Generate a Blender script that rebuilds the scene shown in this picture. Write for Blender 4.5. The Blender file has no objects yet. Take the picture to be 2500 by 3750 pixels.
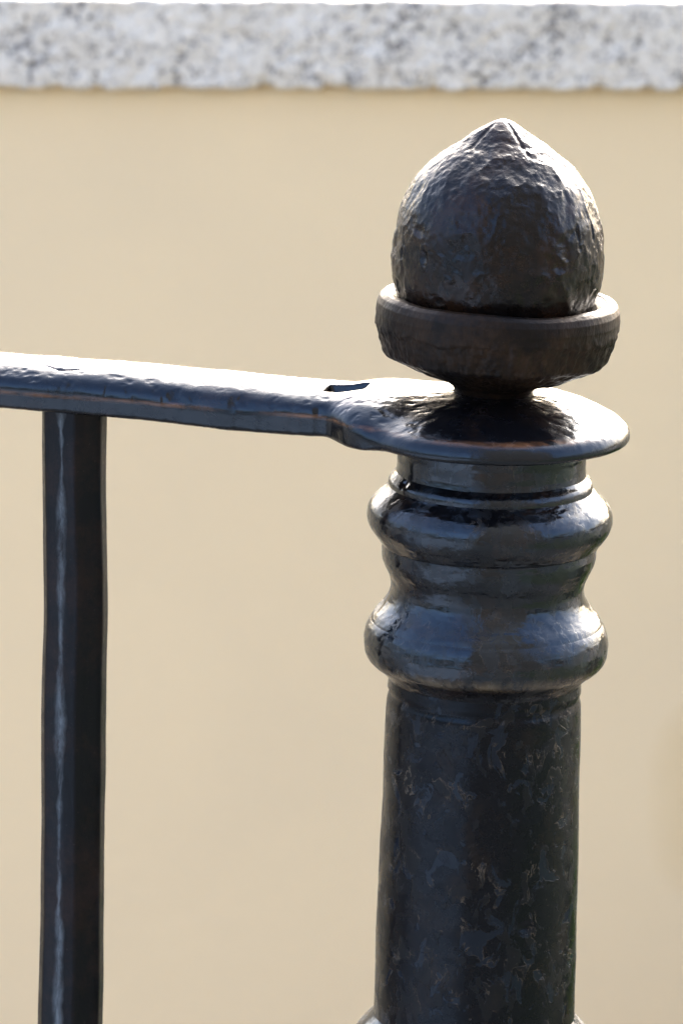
import bpy, math, random
import numpy as np
from mathutils import Vector, Matrix

scene = bpy.context.scene
rad = math.radians

# ------------------------------------------------------------------ camera
cam_data = bpy.data.cameras.new("camera")
cam = bpy.data.objects.new("camera", cam_data)
scene.collection.objects.link(cam)
cam.matrix_world = (Matrix.Translation((0.0, 0.0, 1.46)) @ Matrix.Rotation(rad(90 - 13.3), 4, 'X')
                    @ Matrix.Rotation(rad(1.2), 4, 'Z'))
cam_data.sensor_fit = 'HORIZONTAL'
cam_data.sensor_width = 24.0
cam_data.lens = 160.7
cam_data.clip_start = 0.05
cam_data.clip_end = 200.0
cam_data.dof.use_dof = True
cam_data.dof.focus_distance = 1.765
cam_data.dof.aperture_fstop = 22.0
scene.camera = cam

# ------------------------------------------------------------------ sky and sun
SUN_EL, SUN_AZ = 29.0, 15.0       # behind the wall, to the right
world = bpy.data.worlds.new("World")
scene.world = world
world.use_nodes = True
wn = world.node_tree.nodes
wl = world.node_tree.links
wn.clear()
wo = wn.new("ShaderNodeOutputWorld")
bg = wn.new("ShaderNodeBackground")
sky = wn.new("ShaderNodeTexSky")
sky.sky_type = 'NISHITA'
sky.sun_disc = False
sky.sun_elevation = rad(SUN_EL)
sky.sun_rotation = rad(SUN_AZ)
sky.air_density = 0.8
sky.dust_density = 8.0
sky.ozone_density = 0.5
bg.inputs["Strength"].default_value = 0.15
wl.new(sky.outputs[0], bg.inputs[0])
wl.new(bg.outputs[0], wo.inputs[0])

sun_data = bpy.data.lights.new("sun", 'SUN')
sun_data.energy = 2.8
sun_data.angle = rad(25)
sun_data.color = (1.0, 0.98, 0.96)
sun = bpy.data.objects.new("sun", sun_data)
scene.collection.objects.link(sun)
sdir = Vector((math.sin(rad(SUN_AZ)) * math.cos(rad(SUN_EL)), math.cos(rad(SUN_AZ)) * math.cos(rad(SUN_EL)), math.sin(rad(SUN_EL))))
sun.rotation_euler = sdir.to_track_quat('Z', 'Y').to_euler()
sun.location = sdir * 20

scene.view_settings.view_transform = 'Standard'
scene.view_settings.look = 'None'
scene.view_settings.gamma = 1.0
scene.view_settings.use_curve_mapping = False
scene.view_settings.exposure = 3.0
scene.cycles.use_denoising = True

# ------------------------------------------------------------------ numeric helpers
_rng = np.random.default_rng(7)
_T = _rng.random((64, 64, 64)).astype(np.float32) * 2 - 1

def vnoise(x, y, z):
    """smooth value noise in [-1, 1] over arrays"""
    xi = np.floor(x).astype(np.int64); yi = np.floor(y).astype(np.int64); zi = np.floor(z).astype(np.int64)
    fx = (x - xi); fy = (y - yi); fz = (z - zi)
    fx = fx * fx * (3 - 2 * fx); fy = fy * fy * (3 - 2 * fy); fz = fz * fz * (3 - 2 * fz)
    x0, y0, z0 = xi & 63, yi & 63, zi & 63
    x1, y1, z1 = (xi + 1) & 63, (yi + 1) & 63, (zi + 1) & 63
    def mix(a, b, t): return a + (b - a) * t
    c00 = mix(_T[x0, y0, z0], _T[x1, y0, z0], fx); c10 = mix(_T[x0, y1, z0], _T[x1, y1, z0], fx)
    c01 = mix(_T[x0, y0, z1], _T[x1, y0, z1], fx); c11 = mix(_T[x0, y1, z1], _T[x1, y1, z1], fx)
    return mix(mix(c00, c10, fy), mix(c01, c11, fy), fz)

def fbm(x, y, z, s, octaves=3, gain=0.5):
    t = 0; a = 1.0
    for k in range(octaves):
        t = t + a * vnoise(x / s + 13.7 * k, y / s + 5.1 * k, z / s + 9.3 * k)
        a *= gain; s *= 0.5
    return t

def sstep(a, b, x):
    t = np.clip((x - a) / (b - a), 0, 1)
    return t * t * (3 - 2 * t)

def link(o, parent=None):
    scene.collection.objects.link(o)
    if parent is not None:
        o.parent = parent
    return o

def mesh_obj(name, verts, faces, mat, parent=None, smooth=True):
    me = bpy.data.meshes.new(name)
    v = np.asarray(verts, dtype=np.float32)
    if isinstance(faces, np.ndarray) and faces.ndim == 2:
        n, k = faces.shape
        me.vertices.add(len(v)); me.vertices.foreach_set("co", v.ravel())
        me.loops.add(n * k); me.loops.foreach_set("vertex_index", faces.astype(np.int32).ravel())
        me.polygons.add(n)
        me.polygons.foreach_set("loop_start", np.arange(0, n * k, k, dtype=np.int32))
        me.update(calc_edges=True)
    else:
        me.from_pydata([tuple(p) for p in v], [], faces)
        me.update()
    me.validate()
    me.polygons.foreach_set("use_smooth", np.full(len(me.polygons), smooth))
    me.materials.append(mat)
    return link(bpy.data.objects.new(name, me), parent)

def grid_faces(nr, nc, wrap=True):
    """quads of an nr x nc vertex grid; columns wrap round"""
    i = np.arange(nr - 1)[:, None]
    j = np.arange(nc if wrap else nc - 1)[None, :]
    j2 = (j + 1) % nc
    a = i * nc + j; b = i * nc + j2; c = (i + 1) * nc + j2; d = (i + 1) * nc + j
    return np.stack([a + 0 * b, b + 0 * a, c + 0 * a, d + 0 * a], -1).reshape(-1, 4)

def resample(pts, n, smooth=0):
    p = np.array(pts, float)
    if smooth:                                   # Chaikin rounding of the drawn profile
        for _ in range(smooth):
            q = [p[0]]
            for a, b in zip(p[:-1], p[1:]):
                q += [a * .75 + b * .25, a * .25 + b * .75]
            q.append(p[-1]); p = np.array(q)
    s = np.r_[0, np.cumsum(np.hypot(*np.diff(p, axis=0).T))]
    t = np.linspace(0, s[-1], n)
    return np.c_[np.interp(t, s, p[:, 0]), np.interp(t, s, p[:, 1])]

def lathe(name, profile, mat, parent, nseg=360, n=200, smooth=2, disp=None, origin=(0, 0, 0), z0=0.0):
    """profile: (height mm, radius mm) from top to bottom; phi = 0 faces -Y, positive towards +X"""
    pr = resample(profile, n, smooth)
    h, r = pr[:, 0], pr[:, 1]
    dh, dr = np.gradient(h), np.gradient(r)
    L = np.hypot(dh, dr) + 1e-9
    nr_, nh_ = -dh / L, dr / L                   # outward normal for a top-to-bottom profile
    phi = np.linspace(-math.pi, math.pi, nseg, endpoint=False)
    H, P = np.meshgrid(h, phi, indexing='ij')
    R = np.repeat(r[:, None], nseg, 1)
    NR = np.repeat(nr_[:, None], nseg, 1); NH = np.repeat(nh_[:, None], nseg, 1)
    if disp is not None:
        d = disp(P, H, R)
        R = np.maximum(R + NR * d, 0.02); H = H + NH * d
    X = R * np.sin(P); Y = -R * np.cos(P)
    V = np.stack([X, Y, H - z0], -1).reshape(-1, 3) / 1000.0
    F = grid_faces(n, nseg)[:, ::-1]
    me_faces = F
    o = mesh_obj(name, V, me_faces, mat, parent)
    o.location = origin
    return o

def surface_nets(F, org, step):
    """naive surface nets of a scalar grid (negative inside); returns verts, quads"""
    nx, ny, nz = F.shape
    neg = F < 0
    c = np.zeros((nx - 1, ny - 1, nz - 1), np.int8)
    for a in (0, 1):
        for b in (0, 1):
            for d in (0, 1):
                c += neg[a:nx - 1 + a, b:ny - 1 + b, d:nz - 1 + d]
    act = np.argwhere((c > 0) & (c < 8))
    idx = -np.ones(c.shape, np.int64)
    idx[act[:, 0], act[:, 1], act[:, 2]] = np.arange(len(act))
    acc = np.zeros((len(act), 3)); cnt = np.zeros(len(act))
    corners = [(a, b, d) for a in (0, 1) for b in (0, 1) for d in (0, 1)]
    val = {k: F[act[:, 0] + k[0], act[:, 1] + k[1], act[:, 2] + k[2]] for k in corners}
    for k in corners:
        for ax in range(3):
            if k[ax] == 0:
                k2 = list(k); k2[ax] = 1; k2 = tuple(k2)
                a, b = val[k], val[k2]
                m = (a < 0) != (b < 0)
                t = np.where(m, a / np.where(m, a - b, 1), 0)
                p = np.repeat(np.array(k, float)[None], len(act), 0); p[:, ax] = t
                acc[m] += p[m]; cnt[m] += 1
    V = (act + acc / cnt[:, None]) * step + np.array(org)
    quads = []
    for ax in range(3):
        o1, o2 = [(1, 2), (2, 0), (0, 1)][ax]
        sl0 = [slice(None)] * 3; sl1 = [slice(None)] * 3
        sl0[ax] = slice(0, -1); sl1[ax] = slice(1, None)
        a, b = neg[tuple(sl0)], neg[tuple(sl1)]
        e = np.argwhere(a != b)
        ok = (e[:, o1] > 0) & (e[:, o2] > 0) & (e[:, o1] < F.shape[o1] - 1) & (e[:, o2] < F.shape[o2] - 1)
        e = e[ok]
        flip = ~a[e[:, 0], e[:, 1], e[:, 2]]
        def cell(d1, d2):
            q = e.copy(); q[:, o1] += d1; q[:, o2] += d2
            return idx[q[:, 0], q[:, 1], q[:, 2]]
        Q = np.stack([cell(-1, -1), cell(0, -1), cell(0, 0), cell(-1, 0)], -1)
        Q[flip] = Q[flip][:, ::-1]
        quads.append(Q)
    return V, np.concatenate(quads)

def smin(a, b, k):
    h = np.clip(0.5 + 0.5 * (b - a) / k, 0, 1)
    return b + (a - b) * h - k * h * (1 - h)

def smax(a, b, k):
    return -smin(-a, -b, k)

# ------------------------------------------------------------------ materials
class Nodes:
    def __init__(self, name):
        self.m = bpy.data.materials.new(name); self.m.use_nodes = True
        self.t = self.m.node_tree; self.t.nodes.clear()
        self.out = self.t.nodes.new("ShaderNodeOutputMaterial")
        self.b = self.t.nodes.new("ShaderNodeBsdfPrincipled")
        self.t.links.new(self.b.outputs[0], self.out.inputs[0])
        self.co = self.t.nodes.new("ShaderNodeTexCoord").outputs["Object"]
    def set(self, sock, v):
        if hasattr(v, "is_output"): self.t.links.new(v, sock)
        else: sock.default_value = v
    def mapping(self, scale=(1, 1, 1), loc=(0, 0, 0)):
        n = self.t.nodes.new("ShaderNodeMapping"); self.t.links.new(self.co, n.inputs[0])
        n.inputs["Scale"].default_value = scale; n.inputs["Location"].default_value = loc
        return n.outputs[0]
    def noise(self, scale, detail=4, rough=0.5, dist=0, vec=None):
        n = self.t.nodes.new("ShaderNodeTexNoise"); self.t.links.new(vec or self.co, n.inputs["Vector"])
        n.inputs["Scale"].default_value = scale; n.inputs["Detail"].default_value = detail
        n.inputs["Roughness"].default_value = rough; n.inputs["Distortion"].default_value = dist
        return n.outputs["Fac"]
    def voronoi(self, scale, vec=None, feature='F1', out="Distance"):
        n = self.t.nodes.new("ShaderNodeTexVoronoi"); self.t.links.new(vec or self.co, n.inputs["Vector"])
        n.feature = feature; n.inputs["Scale"].default_value = scale
        return n.outputs[out]
    def ramp(self, fac, stops):
        n = self.t.nodes.new("ShaderNodeValToRGB"); self.set(n.inputs[0], fac)
        e = n.color_ramp.elements
        while len(e) < len(stops): e.new(0.5)
        for k, (p, c) in enumerate(stops):
            e[k].position = p
            e[k].color = (c, c, c, 1) if isinstance(c, (int, float)) else (*c, 1)
        return n.outputs[0]
    def mix(self, f, a, b, mode='MIX'):
        n = self.t.nodes.new("ShaderNodeMix"); n.data_type = 'RGBA'; n.blend_type = mode
        for s, v in ((n.inputs[0], f), (n.inputs[6], a), (n.inputs[7], b)):
            if isinstance(v, tuple) and len(v) == 3: v = (*v, 1)
            self.set(s, v)
        return n.outputs[2]
    def math(self, op, a, b=0.0, clamp=False):
        n = self.t.nodes.new("ShaderNodeMath"); n.operation = op; n.use_clamp = clamp
        self.set(n.inputs[0], a); self.set(n.inputs[1], b)
        return n.outputs[0]
    def bump(self, height, strength, dist, normal=None):
        n = self.t.nodes.new("ShaderNodeBump"); self.set(n.inputs["Height"], height)
        n.inputs["Strength"].default_value = strength; n.inputs["Distance"].default_value = dist
        if normal is not None: self.t.links.new(normal, n.inputs["Normal"])
        return n.outputs[0]
    def sep(self):
        n = self.t.nodes.new("ShaderNodeSeparateXYZ"); self.t.links.new(self.co, n.inputs[0])
        return n.outputs

def iron(name, black, brown, brown_range, rough, fine=0.3, fine_scale=700, flakes=0.0, stretch=(1, 1, 1),
         spec=0.6, worn=None, mid=0.0, edge=0.5, painted_highlight=False, fdist=0.00015, tint=(0.60, 0.78, 1.0), flake_col=(0.0085, 0.0125, 0.0195), worn_scale=(0.25, 1, 1)):
    N = Nodes(name)
    vec = N.mapping(stretch)
    big = N.noise(45, 6, 0.6, 0.4)
    speck = N.noise(420, 5, 0.7)
    bm = N.ramp(N.math('ADD', N.math('MULTIPLY', big, 0.65), N.math('MULTIPLY', speck, 0.35)),
                [(brown_range[0], 0.0), (brown_range[1], 1.0)])
    col = N.mix(bm, black, brown)
    dust = N.ramp(N.noise(900, 3, 0.6), [(0.66, 0.0), (0.76, 1.0)])
    col = N.mix(N.math('MULTIPLY', dust, 0.2), col, (0.10, 0.095, 0.09))
    r = N.math('ADD', rough[0], N.math('MULTIPLY', N.ramp(N.noise(110, 6, 0.65, 0.5), [(0.43, 0.0), (0.57, 1.0)]), rough[1] - rough[0]))
    nrm = None
    if mid:
        nrm = N.bump(N.noise(260, 4, 0.6, 0.3, vec), mid, 0.0006)
    nrm = N.bump(N.noise(fine_scale, 5, 0.65, 0.2, vec), fine, fdist, nrm)
    if flakes:
        fv = N.mapping((1, 1, 0.62))
        fn = N.noise(130, 6, 0.58, 0.5, fv)
        patch = N.ramp(fn, [(0.565, 0.0), (0.575, 1.0)])
        rim = N.math('MULTIPLY', N.ramp(fn, [(0.553, 0.0), (0.568, 1.0)]), N.ramp(fn, [(0.570, 1.0), (0.585, 0.0)]))
        fn2 = N.noise(105, 5, 0.6, 0.8, N.mapping((1, 1, 0.7), (0.31, 0.12, 0.5)))
        patch2 = N.ramp(fn2, [(0.57, 0.0), (0.585, 1.0)])
        rim2 = N.math('MULTIPLY', N.ramp(fn2, [(0.558, 0.0), (0.572, 1.0)]), N.ramp(fn2, [(0.576, 1.0), (0.592, 0.0)]))
        sel = N.ramp(N.noise(95, 3, 0.6, 0, N.mapping((1, 1, 1), (0.7, 0.2, 0.9))), [(0.55, 0.0), (0.65, 1.0)])
        rims = N.math('MULTIPLY', N.math('MAXIMUM', rim, rim2), sel)
        col = N.mix(N.math('MULTIPLY', rims, edge), col, (0.22, 0.18, 0.13))
        col = N.mix(N.math('MULTIPLY', patch, 0.4), col, (0.0125, 0.0128, 0.0125))
        col = N.mix(N.math('MULTIPLY', patch2, 0.8), col, flake_col)  # flake patches, with a blue sky reflection put into their colour
        r = N.math('ADD', r, N.math('MULTIPLY', patch, 0.10))
        r = N.math('SUBTRACT', r, N.math('MULTIPLY', patch2, 0.14))
        nrm = N.bump(N.math('ADD', patch, N.math('MULTIPLY', patch2, -0.8)), 0.5 * flakes, 0.0004, nrm)
    if worn is not None:                      # a band rubbed back to brown metal: (axis, centre, half width, colour)
        ax, c, w, wc = worn
        d = N.math('ABSOLUTE', N.math('SUBTRACT', N.sep()[ax], c))
        band = N.math('SUBTRACT', 1.0, N.math('DIVIDE', d, w), True)
        band = N.math('MULTIPLY', band, N.ramp(N.noise(160, 6, 0.7, 0.3, N.mapping(worn_scale)), [(0.40, 0.0), (0.62, 1.0)]))
        col = N.mix(band, col, wc)
    if painted_highlight:                                # pale blue-grey sky highlight painted along one arris of the bar
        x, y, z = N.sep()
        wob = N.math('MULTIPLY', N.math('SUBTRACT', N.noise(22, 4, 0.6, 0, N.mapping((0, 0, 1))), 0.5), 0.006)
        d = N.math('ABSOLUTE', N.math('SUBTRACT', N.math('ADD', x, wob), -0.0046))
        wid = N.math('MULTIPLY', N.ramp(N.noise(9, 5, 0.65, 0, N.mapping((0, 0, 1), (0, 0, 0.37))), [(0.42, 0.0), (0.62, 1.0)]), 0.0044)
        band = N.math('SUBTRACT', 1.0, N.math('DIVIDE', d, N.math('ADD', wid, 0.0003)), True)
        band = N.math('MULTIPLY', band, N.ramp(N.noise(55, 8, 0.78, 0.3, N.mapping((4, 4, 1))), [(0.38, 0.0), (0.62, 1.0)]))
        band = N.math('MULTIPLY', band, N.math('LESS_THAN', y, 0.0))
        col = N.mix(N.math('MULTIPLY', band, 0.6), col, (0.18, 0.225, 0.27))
    N.set(N.b.inputs["Base Color"], col)
    N.set(N.b.inputs["Roughness"], r)
    N.b.inputs["Specular Tint"].default_value = (*tint, 1)
    N.b.inputs["Specular IOR Level"].default_value = spec
    N.t.links.new(nrm, N.b.inputs["Normal"])
    return N.m

M_shaft = iron("blue_black_flaked_paint", (0.0028, 0.0031, 0.0046), (0.012, 0.0085, 0.0065), (0.52, 0.68), (0.20, 0.34), 0.25, 700, 1.0, (1, 1, 0.5), spec=0.18, edge=0.36)
M_ring = iron("glossy_black_paint", (0.0028, 0.0031, 0.0044), (0.018, 0.011, 0.008), (0.50, 0.66), (0.09, 0.34), 0.25, 600, 0.35, (1, 1, 2.2), spec=0.52, edge=0.15, flake_col=(0.007, 0.010, 0.015))
M_ring_scuffed = iron("scuffed_black_paint", (0.0028, 0.0031, 0.0044), (0.018, 0.011, 0.008), (0.50, 0.66), (0.09, 0.34), 0.25, 600, 0.35, (1, 1, 2.2), spec=0.52, edge=0.15,
                      worn=(2, 0.9885, 0.0034, (0.085, 0.070, 0.048)), flake_col=(0.007, 0.010, 0.015), worn_scale=(1, 1, 0.18))
M_acorn = iron("brown_black_cast_iron", (0.0042, 0.0034, 0.0032), (0.020, 0.0105, 0.0055), (0.47, 0.66), (0.20, 0.34), 0.9, 620, 0.0, (1, 1, 0.7), spec=0.26, mid=0.24, fdist=0.00018, tint=(0.72, 0.84, 1.0))
M_cup = iron("rough_brown_black_iron", (0.0045, 0.004, 0.0038), (0.024, 0.0145, 0.0085), (0.45, 0.64), (0.36, 0.52), 1.0, 560, 0.0, (1, 1, 0.3), spec=0.14, mid=0.7, fdist=0.0003, tint=(0.95, 0.95, 1.0))
M_rail = iron("rubbed_handrail_iron", (0.0028, 0.0031, 0.0046), (0.014, 0.009, 0.007), (0.52, 0.68), (0.16, 0.28), 0.4, 480, 0.0, (0.6, 1, 1), spec=0.44, worn=(2, 0.0014, 0.0013, (0.14, 0.07, 0.035)), mid=0.22)
M_bar = iron("satin_black_bar_iron", (0.0032, 0.0032, 0.0040), (0.015, 0.0085, 0.0068), (0.46, 0.66), (0.30, 0.42), 0.5, 650, 0.0, (1, 1, 0.4), spec=0.22, mid=0.28, painted_highlight=True, fdist=0.00025)

def granite():
    N = Nodes("speckled_grey_granite")
    a = N.noise(140, 6, 0.66, 0.3)
    b = N.noise(330, 4, 0.6, 0.3, N.mapping((1, 1, 1), (0.4, 0.8, 0.1)))
    c = N.noise(26, 3, 0.5)
    v = N.voronoi(110)
    g = N.math('ADD', N.math('MULTIPLY', a, 0.6), N.math('ADD', N.math('MULTIPLY', b, 0.4), N.math('MULTIPLY', N.math('SUBTRACT', c, 0.5), 0.22)))
    col = N.ramp(g, [(0.35, (0.04, 0.04, 0.04)), (0.415, (0.28, 0.275, 0.27)), (0.47, (0.64, 0.625, 0.57)), (0.60, (0.79, 0.77, 0.70))])
    N.set(N.b.inputs["Base Color"], col)
    N.b.inputs["Roughness"].default_value = 0.75
    N.t.links.new(N.bump(N.math('ADD', a, v), 0.6, 0.004), N.b.inputs["Normal"])
    return N.m

def plaster():
    N = Nodes("beige_painted_plaster")
    n = N.noise(3.2, 5, 0.55, 0.3)
    col = N.mix(N.ramp(n, [(0.3, 0.0), (0.7, 1.0)]), (0.765, 0.64, 0.43), (0.82, 0.68, 0.445))
    s = N.sep()
    # ochre weathering stain with its own outline near a repaired patch low on the wall
    dx = N.math('SUBTRACT', s[0], 0.385); dz = N.math('SUBTRACT', s[2], 0.42)
    e = N.math('ADD', N.math('POWER', N.math('ABSOLUTE', N.math('DIVIDE', dx, 0.13)), 3.0), N.math('POWER', N.math('ABSOLUTE', N.math('DIVIDE', dz, 0.10)), 4.0))
    e = N.math('ADD', e, N.math('MULTIPLY', N.math('SUBTRACT', N.noise(14, 4), 0.5), 0.6))
    stain = N.ramp(e, [(0.0, 1.0), (1.25, 0.0)])
    col = N.mix(N.math('MULTIPLY', stain, 0.45), col, (0.56, 0.40, 0.16))
    N.set(N.b.inputs["Base Color"], col)
    N.b.inputs["Roughness"].default_value = 0.9
    N.b.inputs["Specular IOR Level"].default_value = 0.2
    N.t.links.new(N.bump(N.noise(60, 6, 0.6), 0.25, 0.003), N.b.inputs["Normal"])
    return N.m

def paving():
    N = Nodes("grey_paving")
    col = N.ramp(N.math('ADD', N.math('MULTIPLY', N.noise(4, 6), 0.5), N.math('MULTIPLY', N.noise(90, 5), 0.5)),
                 [(0.35, (0.045, 0.044, 0.042)), (0.65, (0.075, 0.073, 0.068))])
    N.set(N.b.inputs["Base Color"], col); N.b.inputs["Roughness"].default_value = 0.85
    N.t.links.new(N.bump(N.noise(140, 4), 0.4, 0.004), N.b.inputs["Normal"])
    return N.m

# ------------------------------------------------------------------ ground
g = 60.0
ground = mesh_obj("ground", [(-g, -g, 0), (g, -g, 0), (g, g, 0), (-g, g, 0)], [(0, 1, 2, 3)], paving(), smooth=False)
ground["kind"] = "structure"
def pale_bounce():
    N = Nodes("pale_warm_bounce")
    N.set(N.b.inputs["Base Color"], N.ramp(N.noise(30, 6, 0.6), [(0.3, (0.45, 0.335, 0.20)), (0.7, (0.55, 0.42, 0.255))]))
    N.b.inputs["Roughness"].default_value = 0.9
    return N.m
bounce_sheet = mesh_obj("bounce_sheet", [(-2.6, 2.35, 0.004), (1.25, 2.35, 0.004), (1.25, 3.62, 0.004), (-2.6, 3.10, 0.004)], [(0, 1, 2, 3)], pale_bounce(), smooth=False)  # unseen sheet, added to bounce warm light up the plaster
bounce_sheet["kind"] = "structure"
def blue_grey_sheet():
    N = Nodes("blue_grey_reflector")
    N.set(N.b.inputs["Base Color"], N.ramp(N.math('ADD', N.math('MULTIPLY', N.noise(3, 6), 0.6), N.math('MULTIPLY', N.noise(80, 4), 0.4)), [(0.35, (0.15, 0.17, 0.205)), (0.65, (0.22, 0.245, 0.285))]))
    N.b.inputs["Roughness"].default_value = 0.7
    return N.m
left_reflection_sheet = mesh_obj("left_reflection_sheet", [(-4.2, -5, 0.004), (-0.75, -5, 0.004), (-0.75, 1.5, 0.004), (-4.2, 1.5, 0.004)], [(0, 1, 2, 3)], blue_grey_sheet(), smooth=False)  # sheet added out of view so the shaft's left side reflects bluish
left_reflection_sheet["kind"] = "structure"
def dark_green_sheet():
    N = Nodes("dark_green_reflector")
    N.set(N.b.inputs["Base Color"], N.ramp(N.noise(60, 6, 0.7), [(0.3, (0.028, 0.034, 0.016)), (0.7, (0.055, 0.066, 0.030))]))
    N.b.inputs["Roughness"].default_value = 0.9
    return N.m
right_reflection_sheet = mesh_obj("right_reflection_sheet", [(1.27, -1.0, 0.004), (9, -1.0, 0.004), (9, 4.55, 0.004), (1.27, 3.55, 0.004)], [(0, 1, 2, 3)], dark_green_sheet(), smooth=False)  # out-of-view dark sheet, added to keep the shaft's right reflection dim
right_reflection_sheet["kind"] = "structure"

# ------------------------------------------------------------------ unseen dark gabled block, added behind the camera to darken front reflections
def added_house():
    h = link(bpy.data.objects.new("added_house", None))
    h.location = (1.70, -1.6, 0)
    h["label"] = "unseen dark gabled block added behind the camera for its reflection"
    h["category"] = "added_house"
    N = Nodes("dark_blocker_brown")
    N.set(N.b.inputs["Base Color"], N.ramp(N.noise(6, 5, 0.6, 0.2, N.mapping((1, 1, 8))), [(0.3, (0.020, 0.015, 0.012)), (0.7, (0.040, 0.030, 0.022))]))
    N.b.inputs["Roughness"].default_value = 0.8
    w, d, t, r = 2.75, 6.0, 11.0, 14.0
    mesh_obj("wall", [(-w, 0, -.02), (w, 0, -.02), (w, -d, -.02), (-w, -d, -.02), (-w, 0, t), (w, 0, t), (w, -d, t), (-w, -d, t), (0, 0, r), (0, -d, r)],
             [(1, 0, 4, 8, 5), (3, 2, 6, 9, 7), (0, 3, 7, 4), (2, 1, 5, 6)], N.m, h, False)
    k = w + 0.3; e = t - 0.3 * (r - t) / w
    mesh_obj("roof", [(-k, .3, e + .02), (0, .3, r + .02), (k, .3, e + .02), (k, .3, e + .2), (0, .3, r + .2), (-k, .3, e + .2)] +
             [(-k, -d - .3, e + .02), (0, -d - .3, r + .02), (k, -d - .3, e + .02), (k, -d - .3, e + .2), (0, -d - .3, r + .2), (-k, -d - .3, e + .2)],
             [(0, 1, 4, 5), (1, 2, 3, 4), (11, 10, 7, 6), (10, 9, 8, 7), (5, 4, 10, 11), (4, 3, 9, 10), (1, 0, 6, 7), (2, 1, 7, 8), (0, 5, 11, 6), (3, 2, 8, 9)], N.m, h, False)
added_house()

# ------------------------------------------------------------------ wall with granite coping
wall = link(bpy.data.objects.new("garden_wall", None))
wall.location = (-0.007, 3.415, 0.0)
wall.rotation_euler = (0, 0, rad(7.7))
wall["label"] = "beige plastered wall topped with speckled grey granite coping"
wall["category"] = "wall"
M_plaster, M_granite = plaster(), granite()

def wall_panel():
    nx, nz, hw, h, th = 240, 70, 3.0, 0.984, 0.24
    x = np.linspace(-hw, hw, nx); z = np.linspace(-0.02, h, nz)
    X, Z = np.meshgrid(x, z)
    Y = 0.0015 * fbm(X, Z, 0 * X, 0.35, 3)
    front = np.stack([X, Y, Z], -1).reshape(-1, 3)
    back = np.stack([X, 0 * Y + th, Z], -1).reshape(-1, 3)
    f = grid_faces(nz, nx, False)
    V = np.concatenate([front, back]); k = nx * nz
    F = [f, f[:, ::-1] + k]
    bot = np.arange(nx); top = bot + (nz - 1) * nx
    F.append(np.stack([bot[1:], bot[:-1], bot[:-1] + k, bot[1:] + k], -1))
    F.append(np.stack([top[:-1], top[1:], top[1:] + k, top[:-1] + k], -1))
    lf = np.arange(nz) * nx; rt = lf + nx - 1
    F.append(np.stack([lf[:-1], lf[1:], lf[1:] + k, lf[:-1] + k], -1))
    F.append(np.stack([rt[1:], rt[:-1], rt[:-1] + k, rt[1:] + k], -1))
    return mesh_obj("plaster_face", V, np.concatenate(F), M_plaster, wall)
wall_panel()

def coping_slab(x0, x1, seed):
    """a sawn slab with a rough split front: rows run round the section, columns along x"""
    z0, z1, yf, yb = 0.9812, 1.0495, -0.018, 0.262
    sec = [(yb, z0), (0.06, z0)] + [(y, z0) for y in np.linspace(0.04, yf + 0.003, 10)]
    sec += [(yf, z) for z in np.linspace(z0 + 0.002, z1 - 0.002, 26)]
    sec += [(y, z1) for y in np.linspace(yf + 0.002, 0.05, 12)] + [(yb, z1)]
    sec = np.array(sec); ns = len(sec)
    nx = int((x1 - x0) / 0.0025) + 1
    x = np.linspace(x0, x1, nx)
    S, X = np.meshgrid(np.arange(ns), x, indexing='ij')
    Y = sec[S, 0]; Z = sec[S, 1]
    q = seed * 3.1
    fr = sstep(0.03, -0.012, Y)
    chips = np.maximum(0, fbm(X + q, 0 * X, 0 * X + 0.3, 0.016, 4, 0.6) - 0.05)
    low = sstep(z0 + 0.014, z0, Z) * fr
    Z = Z + low * (0.0042 * chips + 0.0012 * fbm(X + q, Y, Z, 0.008, 2))
    Y = Y + fr * (0.0018 * fbm(X + q, Y, Z, 0.02, 3)) + low * 0.004 * chips
    Z = Z - sstep(z1 - 0.004, z1, Z) * fr * 0.0008 * (1 + fbm(X + q, Y, 0 * Z, 0.012, 3))
    V = np.stack([X, Y, Z], -1).reshape(-1, 3)
    f = [grid_faces(ns, nx, False)[:, ::-1]]
    i = np.arange(ns - 1) * nx
    F = list(map(tuple, f[0])) + [tuple(np.arange(ns) * nx)[::-1], tuple(np.arange(ns) * nx + nx - 1)]
    j = np.arange(nx - 1); lastr = (ns - 1) * nx
    F += [(int(a), int(a) + 1, lastr + int(a) + 1, lastr + int(a)) for a in j]
    o = mesh_obj("coping_slab", V, F, M_granite, wall, smooth=False)
    return o
for k, (a, b) in enumerate([(-2.4, -0.803), (-0.8, 0.8), (0.803, 2.4)]):
    coping_slab(a, b, k + 1)

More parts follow.
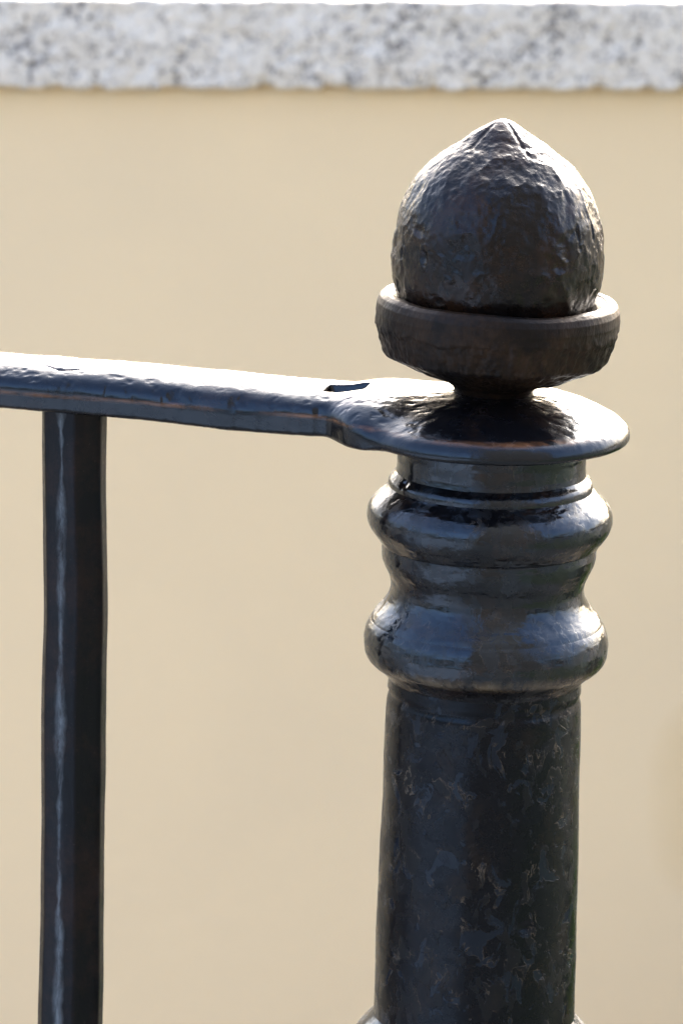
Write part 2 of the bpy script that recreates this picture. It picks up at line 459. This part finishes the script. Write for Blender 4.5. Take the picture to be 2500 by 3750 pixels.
# ------------------------------------------------------------------ shrub beside the wall, mirrored down the right of the post
def shrub():
    o = link(bpy.data.objects.new("shrub", None))
    o.location = (0.98, 3.08, 0)
    o["label"] = "low bright green shrub growing at the foot of the beige wall"
    o["category"] = "shrub"
    L = Nodes("fresh_green_leaf")
    L.set(L.b.inputs["Base Color"], L.ramp(L.noise(9, 3), [(0.35, (0.10, 0.17, 0.025)), (0.65, (0.24, 0.36, 0.07))]))
    L.b.inputs["Roughness"].default_value = 0.5
    W = Nodes("brown_twig"); W.set(W.b.inputs["Base Color"], W.ramp(W.noise(40, 3), [(0.3, (0.05, 0.035, 0.02)), (0.7, (0.09, 0.06, 0.04))]))
    rg = np.random.default_rng(3)
    n = 5000
    p = rg.normal(0, 1, (n, 3)); p /= np.linalg.norm(p, axis=1)[:, None]
    p *= (0.55 + 0.45 * rg.random((n, 1))) * (1 + 0.18 * vnoise(p[:, :1] * 3, p[:, 1:2] * 3, p[:, 2:] * 3))
    c = p * (0.42, 0.30, 0.26) + (0, 0, 0.27); c[:, 2] = np.maximum(c[:, 2], 0.03)
    a = rg.normal(0, 1, (n, 3)) + p * 0.8; a /= np.linalg.norm(a, axis=1)[:, None]
    b = np.cross(a, rg.normal(0, 1, (n, 3))); b /= np.linalg.norm(b, axis=1)[:, None]
    k = np.cross(a, b)
    l = (0.02 + 0.018 * rg.random((n, 1)))
    V = np.stack([c - b * l, c + a * l * .2 - k * l * .45, c + b * l, c + a * l * .2 + k * l * .45], 1).reshape(-1, 3)
    F = np.arange(4 * n).reshape(-1, 4)
    mesh_obj("crown", V, F, L.m, o, False)
    for t in range(9):
        an = t * 0.7; q = np.array([math.cos(an) * .2, math.sin(an) * .15, .4])
        V = []
        for s_ in np.linspace(0, 1, 6):
            r = 0.009 * (1 - .7 * s_)
            V += [tuple(q * s_ * (1, 1, 1) + (r * math.cos(w), r * math.sin(w), -.01)) for w in np.linspace(0, 2 * math.pi, 6, endpoint=False)]
        mesh_obj("stem", V, grid_faces(6, 6), W.m, o)
shrub()

# ------------------------------------------------------------------ iron railing
railing = link(bpy.data.objects.new("iron_railing", None))
railing.location = (0.0545, 1.7509, 0.0)
railing["label"] = "black wrought iron railing with turned post, acorn finial and flat handrail"
railing["category"] = "railing"
AXIS_ROT = (0, rad(0.21), 0)

def dents(P, H, R, spots):
    """hammer pits: (phi deg, height, half width, half height, depth, raised rim)"""
    d = 0
    for a, h, w, hh, dep, rimh in spots:
        q = np.sqrt(((P - rad(a)) * R / w) ** 2 + ((H - h) / hh) ** 2) * (1 + 0.35 * fbm(P * R + a, H, 0 * H, 3.0, 3))
        d = d - dep * np.exp(-q ** 2 * 1.6) + rimh * np.exp(-((q - 1.15) / 0.28) ** 2)
    return d

def post_disp(amp_low, amp_mid, spots=(), ring=0.0):
    def f(P, H, R):
        X, Y = R * np.sin(P), -R * np.cos(P)
        d = amp_low * fbm(X, Y, H, 30, 2) + amp_mid * fbm(X, Y, H * 1.6, 6, 3, 0.55)
        if ring:
            d = d + ring * vnoise(0 * H, H / 1.4, P * 0.8)
        return d + dents(P, H, R, spots)
    return f

# post: the shaft is the part itself, neck, rings and waist are its sub-parts
shaft = lathe("post", [(984, 38.0), (978.4, 38.2), (975.6, 38.4), (974.6, 38.1), (973.6, 37.3), (972.8, 37.9), (971, 38.5), (965.3, 38.7), (942.8, 39.2),
                       (906.5, 39.9), (874.4, 40.2), (843.2, 40.5), (836, 40.6), (780, 41.0), (500, 42.5), (120, 44.0), (-10, 44.0)],
              M_shaft, railing, 400, 700, 0, post_disp(0.30, 0.07, [(26.5, 887.5, 4.6, 2.6, 1.1, 0.12), (-5, 900, 9, 2.0, 0.25, 0.0), (24, 905, 3.0, 6.0, 0.35, 0.0), (-24, 906, 3.5, 2.5, 0.3, 0.05), (-33, 870, 2, 4, .3, .05)]))
shaft.rotation_euler = AXIS_ROT
lathe("neck", [(1082, 38.6), (1076, 37.8), (1071.2, 37.1), (1066, 37.0), (1062, 37.5), (1056, 38.0)], M_ring, shaft, 360, 80, 0, post_disp(0.25, 0.08, ring=0.05))
lathe("step_ring", [(1064, 37.0), (1062.4, 38.2), (1061.2, 39.6), (1059.5, 40.2), (1057.5, 40.1), (1055.8, 39.7), (1053, 39)], M_ring, shaft, 360, 60, 2,
      post_disp(0.35, 0.12, [(-62, 1062, 3, 2, 0.7, .1)], ring=0.12))
lathe("ring_moulding", [(1058, 40.0), (1055.8, 42.0), (1052.8, 45.4), (1049.7, 47.8), (1046.7, 48.5), (1043.5, 48.3), (1040.5, 46.9), (1037.5, 44.6), (1035.0, 43.0), (1033.5, 40.0)],
      M_ring, shaft, 400, 150, 2, post_disp(0.34, 0.14, ring=0.04))
lathe("waist", [(1038, 41.5), (1035.2, 42.5), (1029.2, 42.4), (1026.4, 41.5), (1023.7, 40.2), (1020.5, 38.7), (1017.3, 38.2), (1014.1, 38.9), (1010.7, 40.5), (1007.7, 42.9), (1005.1, 45.2), (1001, 46.6), (998, 46)],
      M_ring, shaft, 400, 170, 2, post_disp(0.34, 0.14, ring=0.05))
lathe("ring_moulding", [(1005.5, 43.5), (1003.6, 45.9), (1000.6, 47.6), (996.1, 48.5), (993.1, 48.4), (990.0, 47.9), (987.4, 46.6), (985.2, 43.8), (982.6, 40.6), (979.5, 38.0)],
      M_ring_scuffed, shaft, 400, 150, 2, post_disp(0.34, 0.14, ring=0.04))
lathe("base_ring", [(842.0, 39.0), (839.0, 40.6), (834.7, 44.4), (831.0, 47.6), (825.4, 50.1), (819.9, 50.8), (814.3, 49.0), (808.0, 44), (804.0, 39)],
      M_ring, shaft, 300, 100, 2, post_disp(0.3, 0.08))

# acorn finial
def acorn_disp(P, H, R):
    X, Y = R * np.sin(P), -R * np.cos(P)
    s = sstep(1204, 1196, H)
    d = 0.55 * fbm(X, Y, H, 22, 2)
    m = fbm(X + 40, Y, H * 0.8, 12.5, 4, 0.5)
    d = d + s * (0.62 * (np.abs(m) * -1.6 + 0.5) + 0.10 * fbm(X, Y + 50, H * 0.8, 2.4, 3, 0.6))
    spots = [(-45, 1154, 2.2, 3.2, 1.1, 0.30), (-66, 1153, 1.7, 2.6, 0.8, 0.25), (-27, 1146, 3.0, 2.2, -0.7, 0.0), (-52, 1163, 4, 2.0, 0.5, 0.1),
             (36, 1160, 4.5, 5.0, 0.8, 0.05), (47, 1163, 1.2, 5.0, 0.9, 0.15), (33, 1152, 3.0, 2.2, 0.7, 0.1), (60, 1150, 2.0, 7, 0.4, 0.1), (63, 1165, .8, 7, .7, .1),
             (-20, 1168, 3, 5, 0.3, 0.05), (10, 1175, 6, 1.0, -0.3, 0.0), (-75, 1140, 2, 3, .5, .1), (-35, 1137, 3, 2, .4, .1), (70, 1138, 2.5, 2, .7, .1)]
    d = d + dents(P, H, R, spots)
    # forging creases that run down from the pinched tip
    for a, h0, h1, dep in ((-48, 1202, 1193, 0.55), (30, 1202.5, 1192, 0.45), (75, 1203, 1194, .5), (150, 1203, 1190, .7), (-120, 1203, 1190, .7)):
        along = sstep(h1 - 2, h1 + 2, H) * sstep(h0 + 1, h0 - 1, H)
        d = d - dep * along * np.exp(-((P - rad(a)) * np.maximum(R, 3) / 0.9) ** 2)
    d = d - 0.4 * np.exp(-((H - 1194.5 + (P - rad(35)) * 3) / 0.8) ** 2) * np.exp(-((P - rad(38)) / 0.28) ** 2)
    return d
acorn = lathe("acorn_finial", [(1203.6, 0.1), (1203.5, 1.5), (1203.0, 3.2), (1201.4, 6.2), (1199.2, 9.6), (1193.9, 16.6), (1188.3, 23.9), (1183.0, 29.8), (1177.9, 34.0), (1171.1, 37.6), (1164.3, 39.8),
                               (1156.1, 41.0), (1147.0, 41.2), (1141.0, 40.6), (1137.2, 39.7), (1132.0, 37.6), (1124, 34.0), (1118, 28)],
              M_acorn, railing, 520, 420, 1, acorn_disp)
acorn.rotation_euler = AXIS_ROT
acorn.location = (0.0, 0, 0)

def cup_disp(P, H, R):
    X, Y = R * np.sin(P), -R * np.cos(P)
    d = 0.55 * fbm(X, Y, H, 20, 2)
    k = 7                                         # flats left by the hammer
    body = sstep(1126, 1121, H) * sstep(1098, 1104, H)
    d = d + 0.75 * np.abs(np.sin(P * k / 2 + 0.6 + 0.4 * np.sin(P))) * body
    d = d + body * (0.36 * fbm(P * 40, H * 0.35, 0 * H, 1.4, 3, 0.65) + 0.12 * fbm(X, Y, H, 2.2, 3))
    band = sstep(1120.5, 1122, H + 1.6 * fbm(P * 4, 0 * H, 0 * H, 1.0, 3)) * (R > 42)
    d = d + 0.35 * band + (1 - body) * 0.06 * fbm(X, Y, H, 3, 2)
    return d
cup = lathe("cup", [(1127, 36.0), (1131.5, 38.6), (1132.9, 40.6), (1133.6, 42.6), (1133.4, 44.6), (1132.2, 46.0), (1130.0, 46.9), (1126.5, 47.2), (1122.0, 46.5), (1116.2, 45.0), (1111.2, 43.3), (1110.1, 42.2), (1107.8, 37.2), (1103.2, 26.8), (1100.8, 20.8), (1099.4, 18.4),
                    (1097.6, 16.4), (1095.5, 15.3), (1090, 15.0), (1085, 15.0)], M_cup, acorn, 480, 300, 0, cup_disp)
cup.rotation_euler = (0, rad(1.6), 0)
cup.location = (1.107 * math.sin(rad(-1.6)), 0, 0.0004)

# handrail: flat forged bar with a domed eye over the post; local x runs back along the rail, -y faces the camera
LUG_Z = 1.0838
YAW = 15.0
def rail_section_pts(w):
    pts = []
    for a in np.linspace(0, math.pi, 40):
        c, s = math.cos(a), math.sin(a)
        pts.append((w * math.copysign(abs(c) ** (2 / 2.5), c), 1.5 + 10.4 * abs(s) ** (2 / 2.5)))
    pts += [(-w + 0.4, -2), (-w + 0.8, -5.5), (-w + 2.6, -6.8), (w - 2.6, -6.8), (w - 0.8, -5.5), (w - 0.4, -2)]
    return pts

def build_handrail():
    st = 0.55
    u = np.arange(-58, 232, st, dtype=np.float32); v = np.arange(-58, 58.1, st, dtype=np.float32); z = np.arange(-10.5, 17, st, dtype=np.float32)
    U, V, Z = np.meshgrid(u, v, z, indexing='ij')
    U2, V2 = np.meshgrid(u, v, indexing='ij')
    lowf = (0.45 * fbm(U2, V2, 0 * U2, 24, 2))[:, :, None]
    mid = fbm(U2 + 9, V2 * 1.1, 0 * U2 + 3, 6.0, 3, 0.6)[:, :, None]
    pit = np.minimum(0, fbm(U2 * 0.8, V2 * 1.3, 0 * U2 + 7, 3.2, 3, 0.6) + 0.1)[:, :, None]
    r = np.sqrt(U * U + V * V)
    dome = 12.7 - 13.2 * np.clip(r / 53.6, 0, 1.3) ** 2.7
    disc = smax(smax((Z - dome) * 0.88, r - 53.9 - 0.3 * lowf, 3.6), -7.7 + 1.6 * sstep(42, 54, r) - Z, 2.8)
    w = 22.3 - 0.006 * np.clip(U, 0, 230) + 0.9 * np.exp(-((U - 70) / 40) ** 2) + 3.5 * np.exp(-((U - 42) / 15) ** 2)
    av = np.maximum(np.abs(V) + 0.35 * fbm(U2, 0 * U2, 0 * U2 + 5, 18, 3)[:, :, None], 0.0)
    under = np.clip((1.5 - Z) / 8.0, 0, 1)
    w = w - 0.9 * under ** 0.6
    n = 2.4
    q = ((av / w) ** n + (np.maximum(Z - 1.5, 0) / (8.9 + 1.5 * sstep(60, 170, U))) ** n) ** (1 / n)
    bar = smax((q - 1) * 8.9, -6.8 - 1.5 * np.exp(-((U - 90) / 36) ** 2) - Z - 0.25 * lowf, 3.2)
    bar = smax(bar, 12 - U, 6.0)
    f = smin(bar, disc, 3.0 + 15.0 * np.exp(-((U - 52) / 18) ** 2))
    f = smax(f, -7.7 - 1.5 * np.exp(-((U - 90) / 36) ** 2) - Z, 2.5)
    top = sstep(-1, 4, Z)
    f = f + lowf * 0.8 * top + 0.09 * mid - 0.22 * pit * top
    # punched slot and the groove round the riveted tenon
    du = np.abs(U - 58.5) - 6.8; dv = np.abs(V + 5.6 + (U - 58.5) * 0.06) - 4.0
    slot = smax(smax(du, dv, 2.0) - 1.0 - 0.28 * (Z - 8), 5.7 - Z, 1.0)
    f = smax(f, -slot, 0.8)
    rr = np.sqrt((U - 173.3) ** 2 + (V + 0.6) ** 2)
    f = f + 0.38 * np.exp(-((rr - 12.4) / 0.62) ** 2) * top * (0.55 + 0.45 * sstep(-6, 6, -V))
    f[0] = 1; f[-1] = 1; f[:, 0] = 1; f[:, -1] = 1; f[:, :, 0] = 1; f[:, :, -1] = 1
    Vt, Q = surface_nets(f, (u[0], v[0], z[0]), st)
    # the bar carries on beyond the left edge of the picture
    base = rail_section_pts(20.9); m = len(base)
    ext = []
    us = np.linspace(228, 620, 60)
    for x in us:
        ext += [(x, p[0] + 0.3 * math.sin(x / 31), p[1] + 0.2 * math.sin(x / 23)) for p in base]
    Qe = grid_faces(len(us), m) + len(Vt)
    Vt = np.concatenate([Vt, np.array(ext)]); Q = np.concatenate([Q, Qe])
    return Vt / 1000.0, Q
hv, hq = build_handrail()
hv[:, 0] *= -1
rail = mesh_obj("handrail", hv, hq[:, ::-1], M_rail, railing)
rail.location = (1.0838 * math.sin(rad(0.21)), 0, LUG_Z)
rail.rotation_euler = (0, 0, rad(-YAW))

# flattened rivet head curled into the punched slot
def rivet():
    nr, ns = 26, 60
    V = []
    for i in range(nr):
        t = i / (nr - 1); r = 5.6 * t
        for j in range(ns):
            a = 2 * math.pi * j / ns
            h = 1.5 * (1 - t ** 3) - 0.9 * math.exp(-((t - 0.62) / 0.10) ** 2) * (0.4 + 0.6 * abs(math.cos(a * 1.0 + 0.5)))
            V.append((r * math.cos(a) * 1.1, r * math.sin(a) * 0.9, h))
    for j in range(ns):
        a = 2 * math.pi * j / ns
        V.append((5.7 * math.cos(a) * 1.1, 5.7 * math.sin(a) * 0.9, -1.5))
    o = mesh_obj("rivet_head", np.array(V) / 1000, grid_faces(nr + 1, ns), M_ring, rail)
    o.location = (-0.0585, -0.0064, 0.0062)
rivet()

# baluster: hammered bar of uneven eight-sided section
def baluster():
    # outline seen from above, -y towards the camera
    sec = np.array([(-13.2, -2.0), (-11.5, -7.5), (-5.6, -11.4), (-3.6, -12.3), (1.6, -13.2), (11.4, -8.0), (13.3, -1.5), (12.6, 6), (6, 12), (-4, 12.6), (-11, 8)], float)
    sub = []
    for a, b in zip(sec, np.roll(sec, -1, 0)):
        sub += [a * 0.96 + b * 0.04, a * 0.75 + b * 0.25, a * 0.5 + b * 0.5, a * 0.25 + b * 0.75, a * .04 + b * .96]
    sub = np.array(sub); m = len(sub)
    zs = np.concatenate([np.linspace(-20, 760, 60), np.linspace(763, 1082, 320)])
    V = []
    ang = np.arctan2(sub[:, 1], sub[:, 0])
    for h in zs:
        k = 1 + 0.0 * h
        one = np.full(m, h)
        w = 0.36 * fbm(np.cos(ang) * 8, np.sin(ang) * 8, one * 0.6, 26, 2) + 0.07 * fbm(sub[:, 0], sub[:, 1], one * 0.6, 6, 3)
        s = 1 + w / 13.0
        bend = 0.75 * math.exp(-((h - 1000) / 40) ** 2) + 0.35 * math.sin(h / 45)
        tw = rad(2.5) * math.sin(h / 60) + rad(4) * math.exp(-((h - 1010) / 35) ** 2)
        x = sub[:, 0] * s; y = sub[:, 1] * s
        V.append(np.c_[x * math.cos(tw) - y * math.sin(tw) + bend, x * math.sin(tw) + y * math.cos(tw), one])
    V = np.concatenate(V) / 1000.0
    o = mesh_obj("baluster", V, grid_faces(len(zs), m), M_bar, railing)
    o.location = (-0.1077 - 0.0545, 1.7954 - 1.7509, 0)
    me = o.data
    return o
baluster()
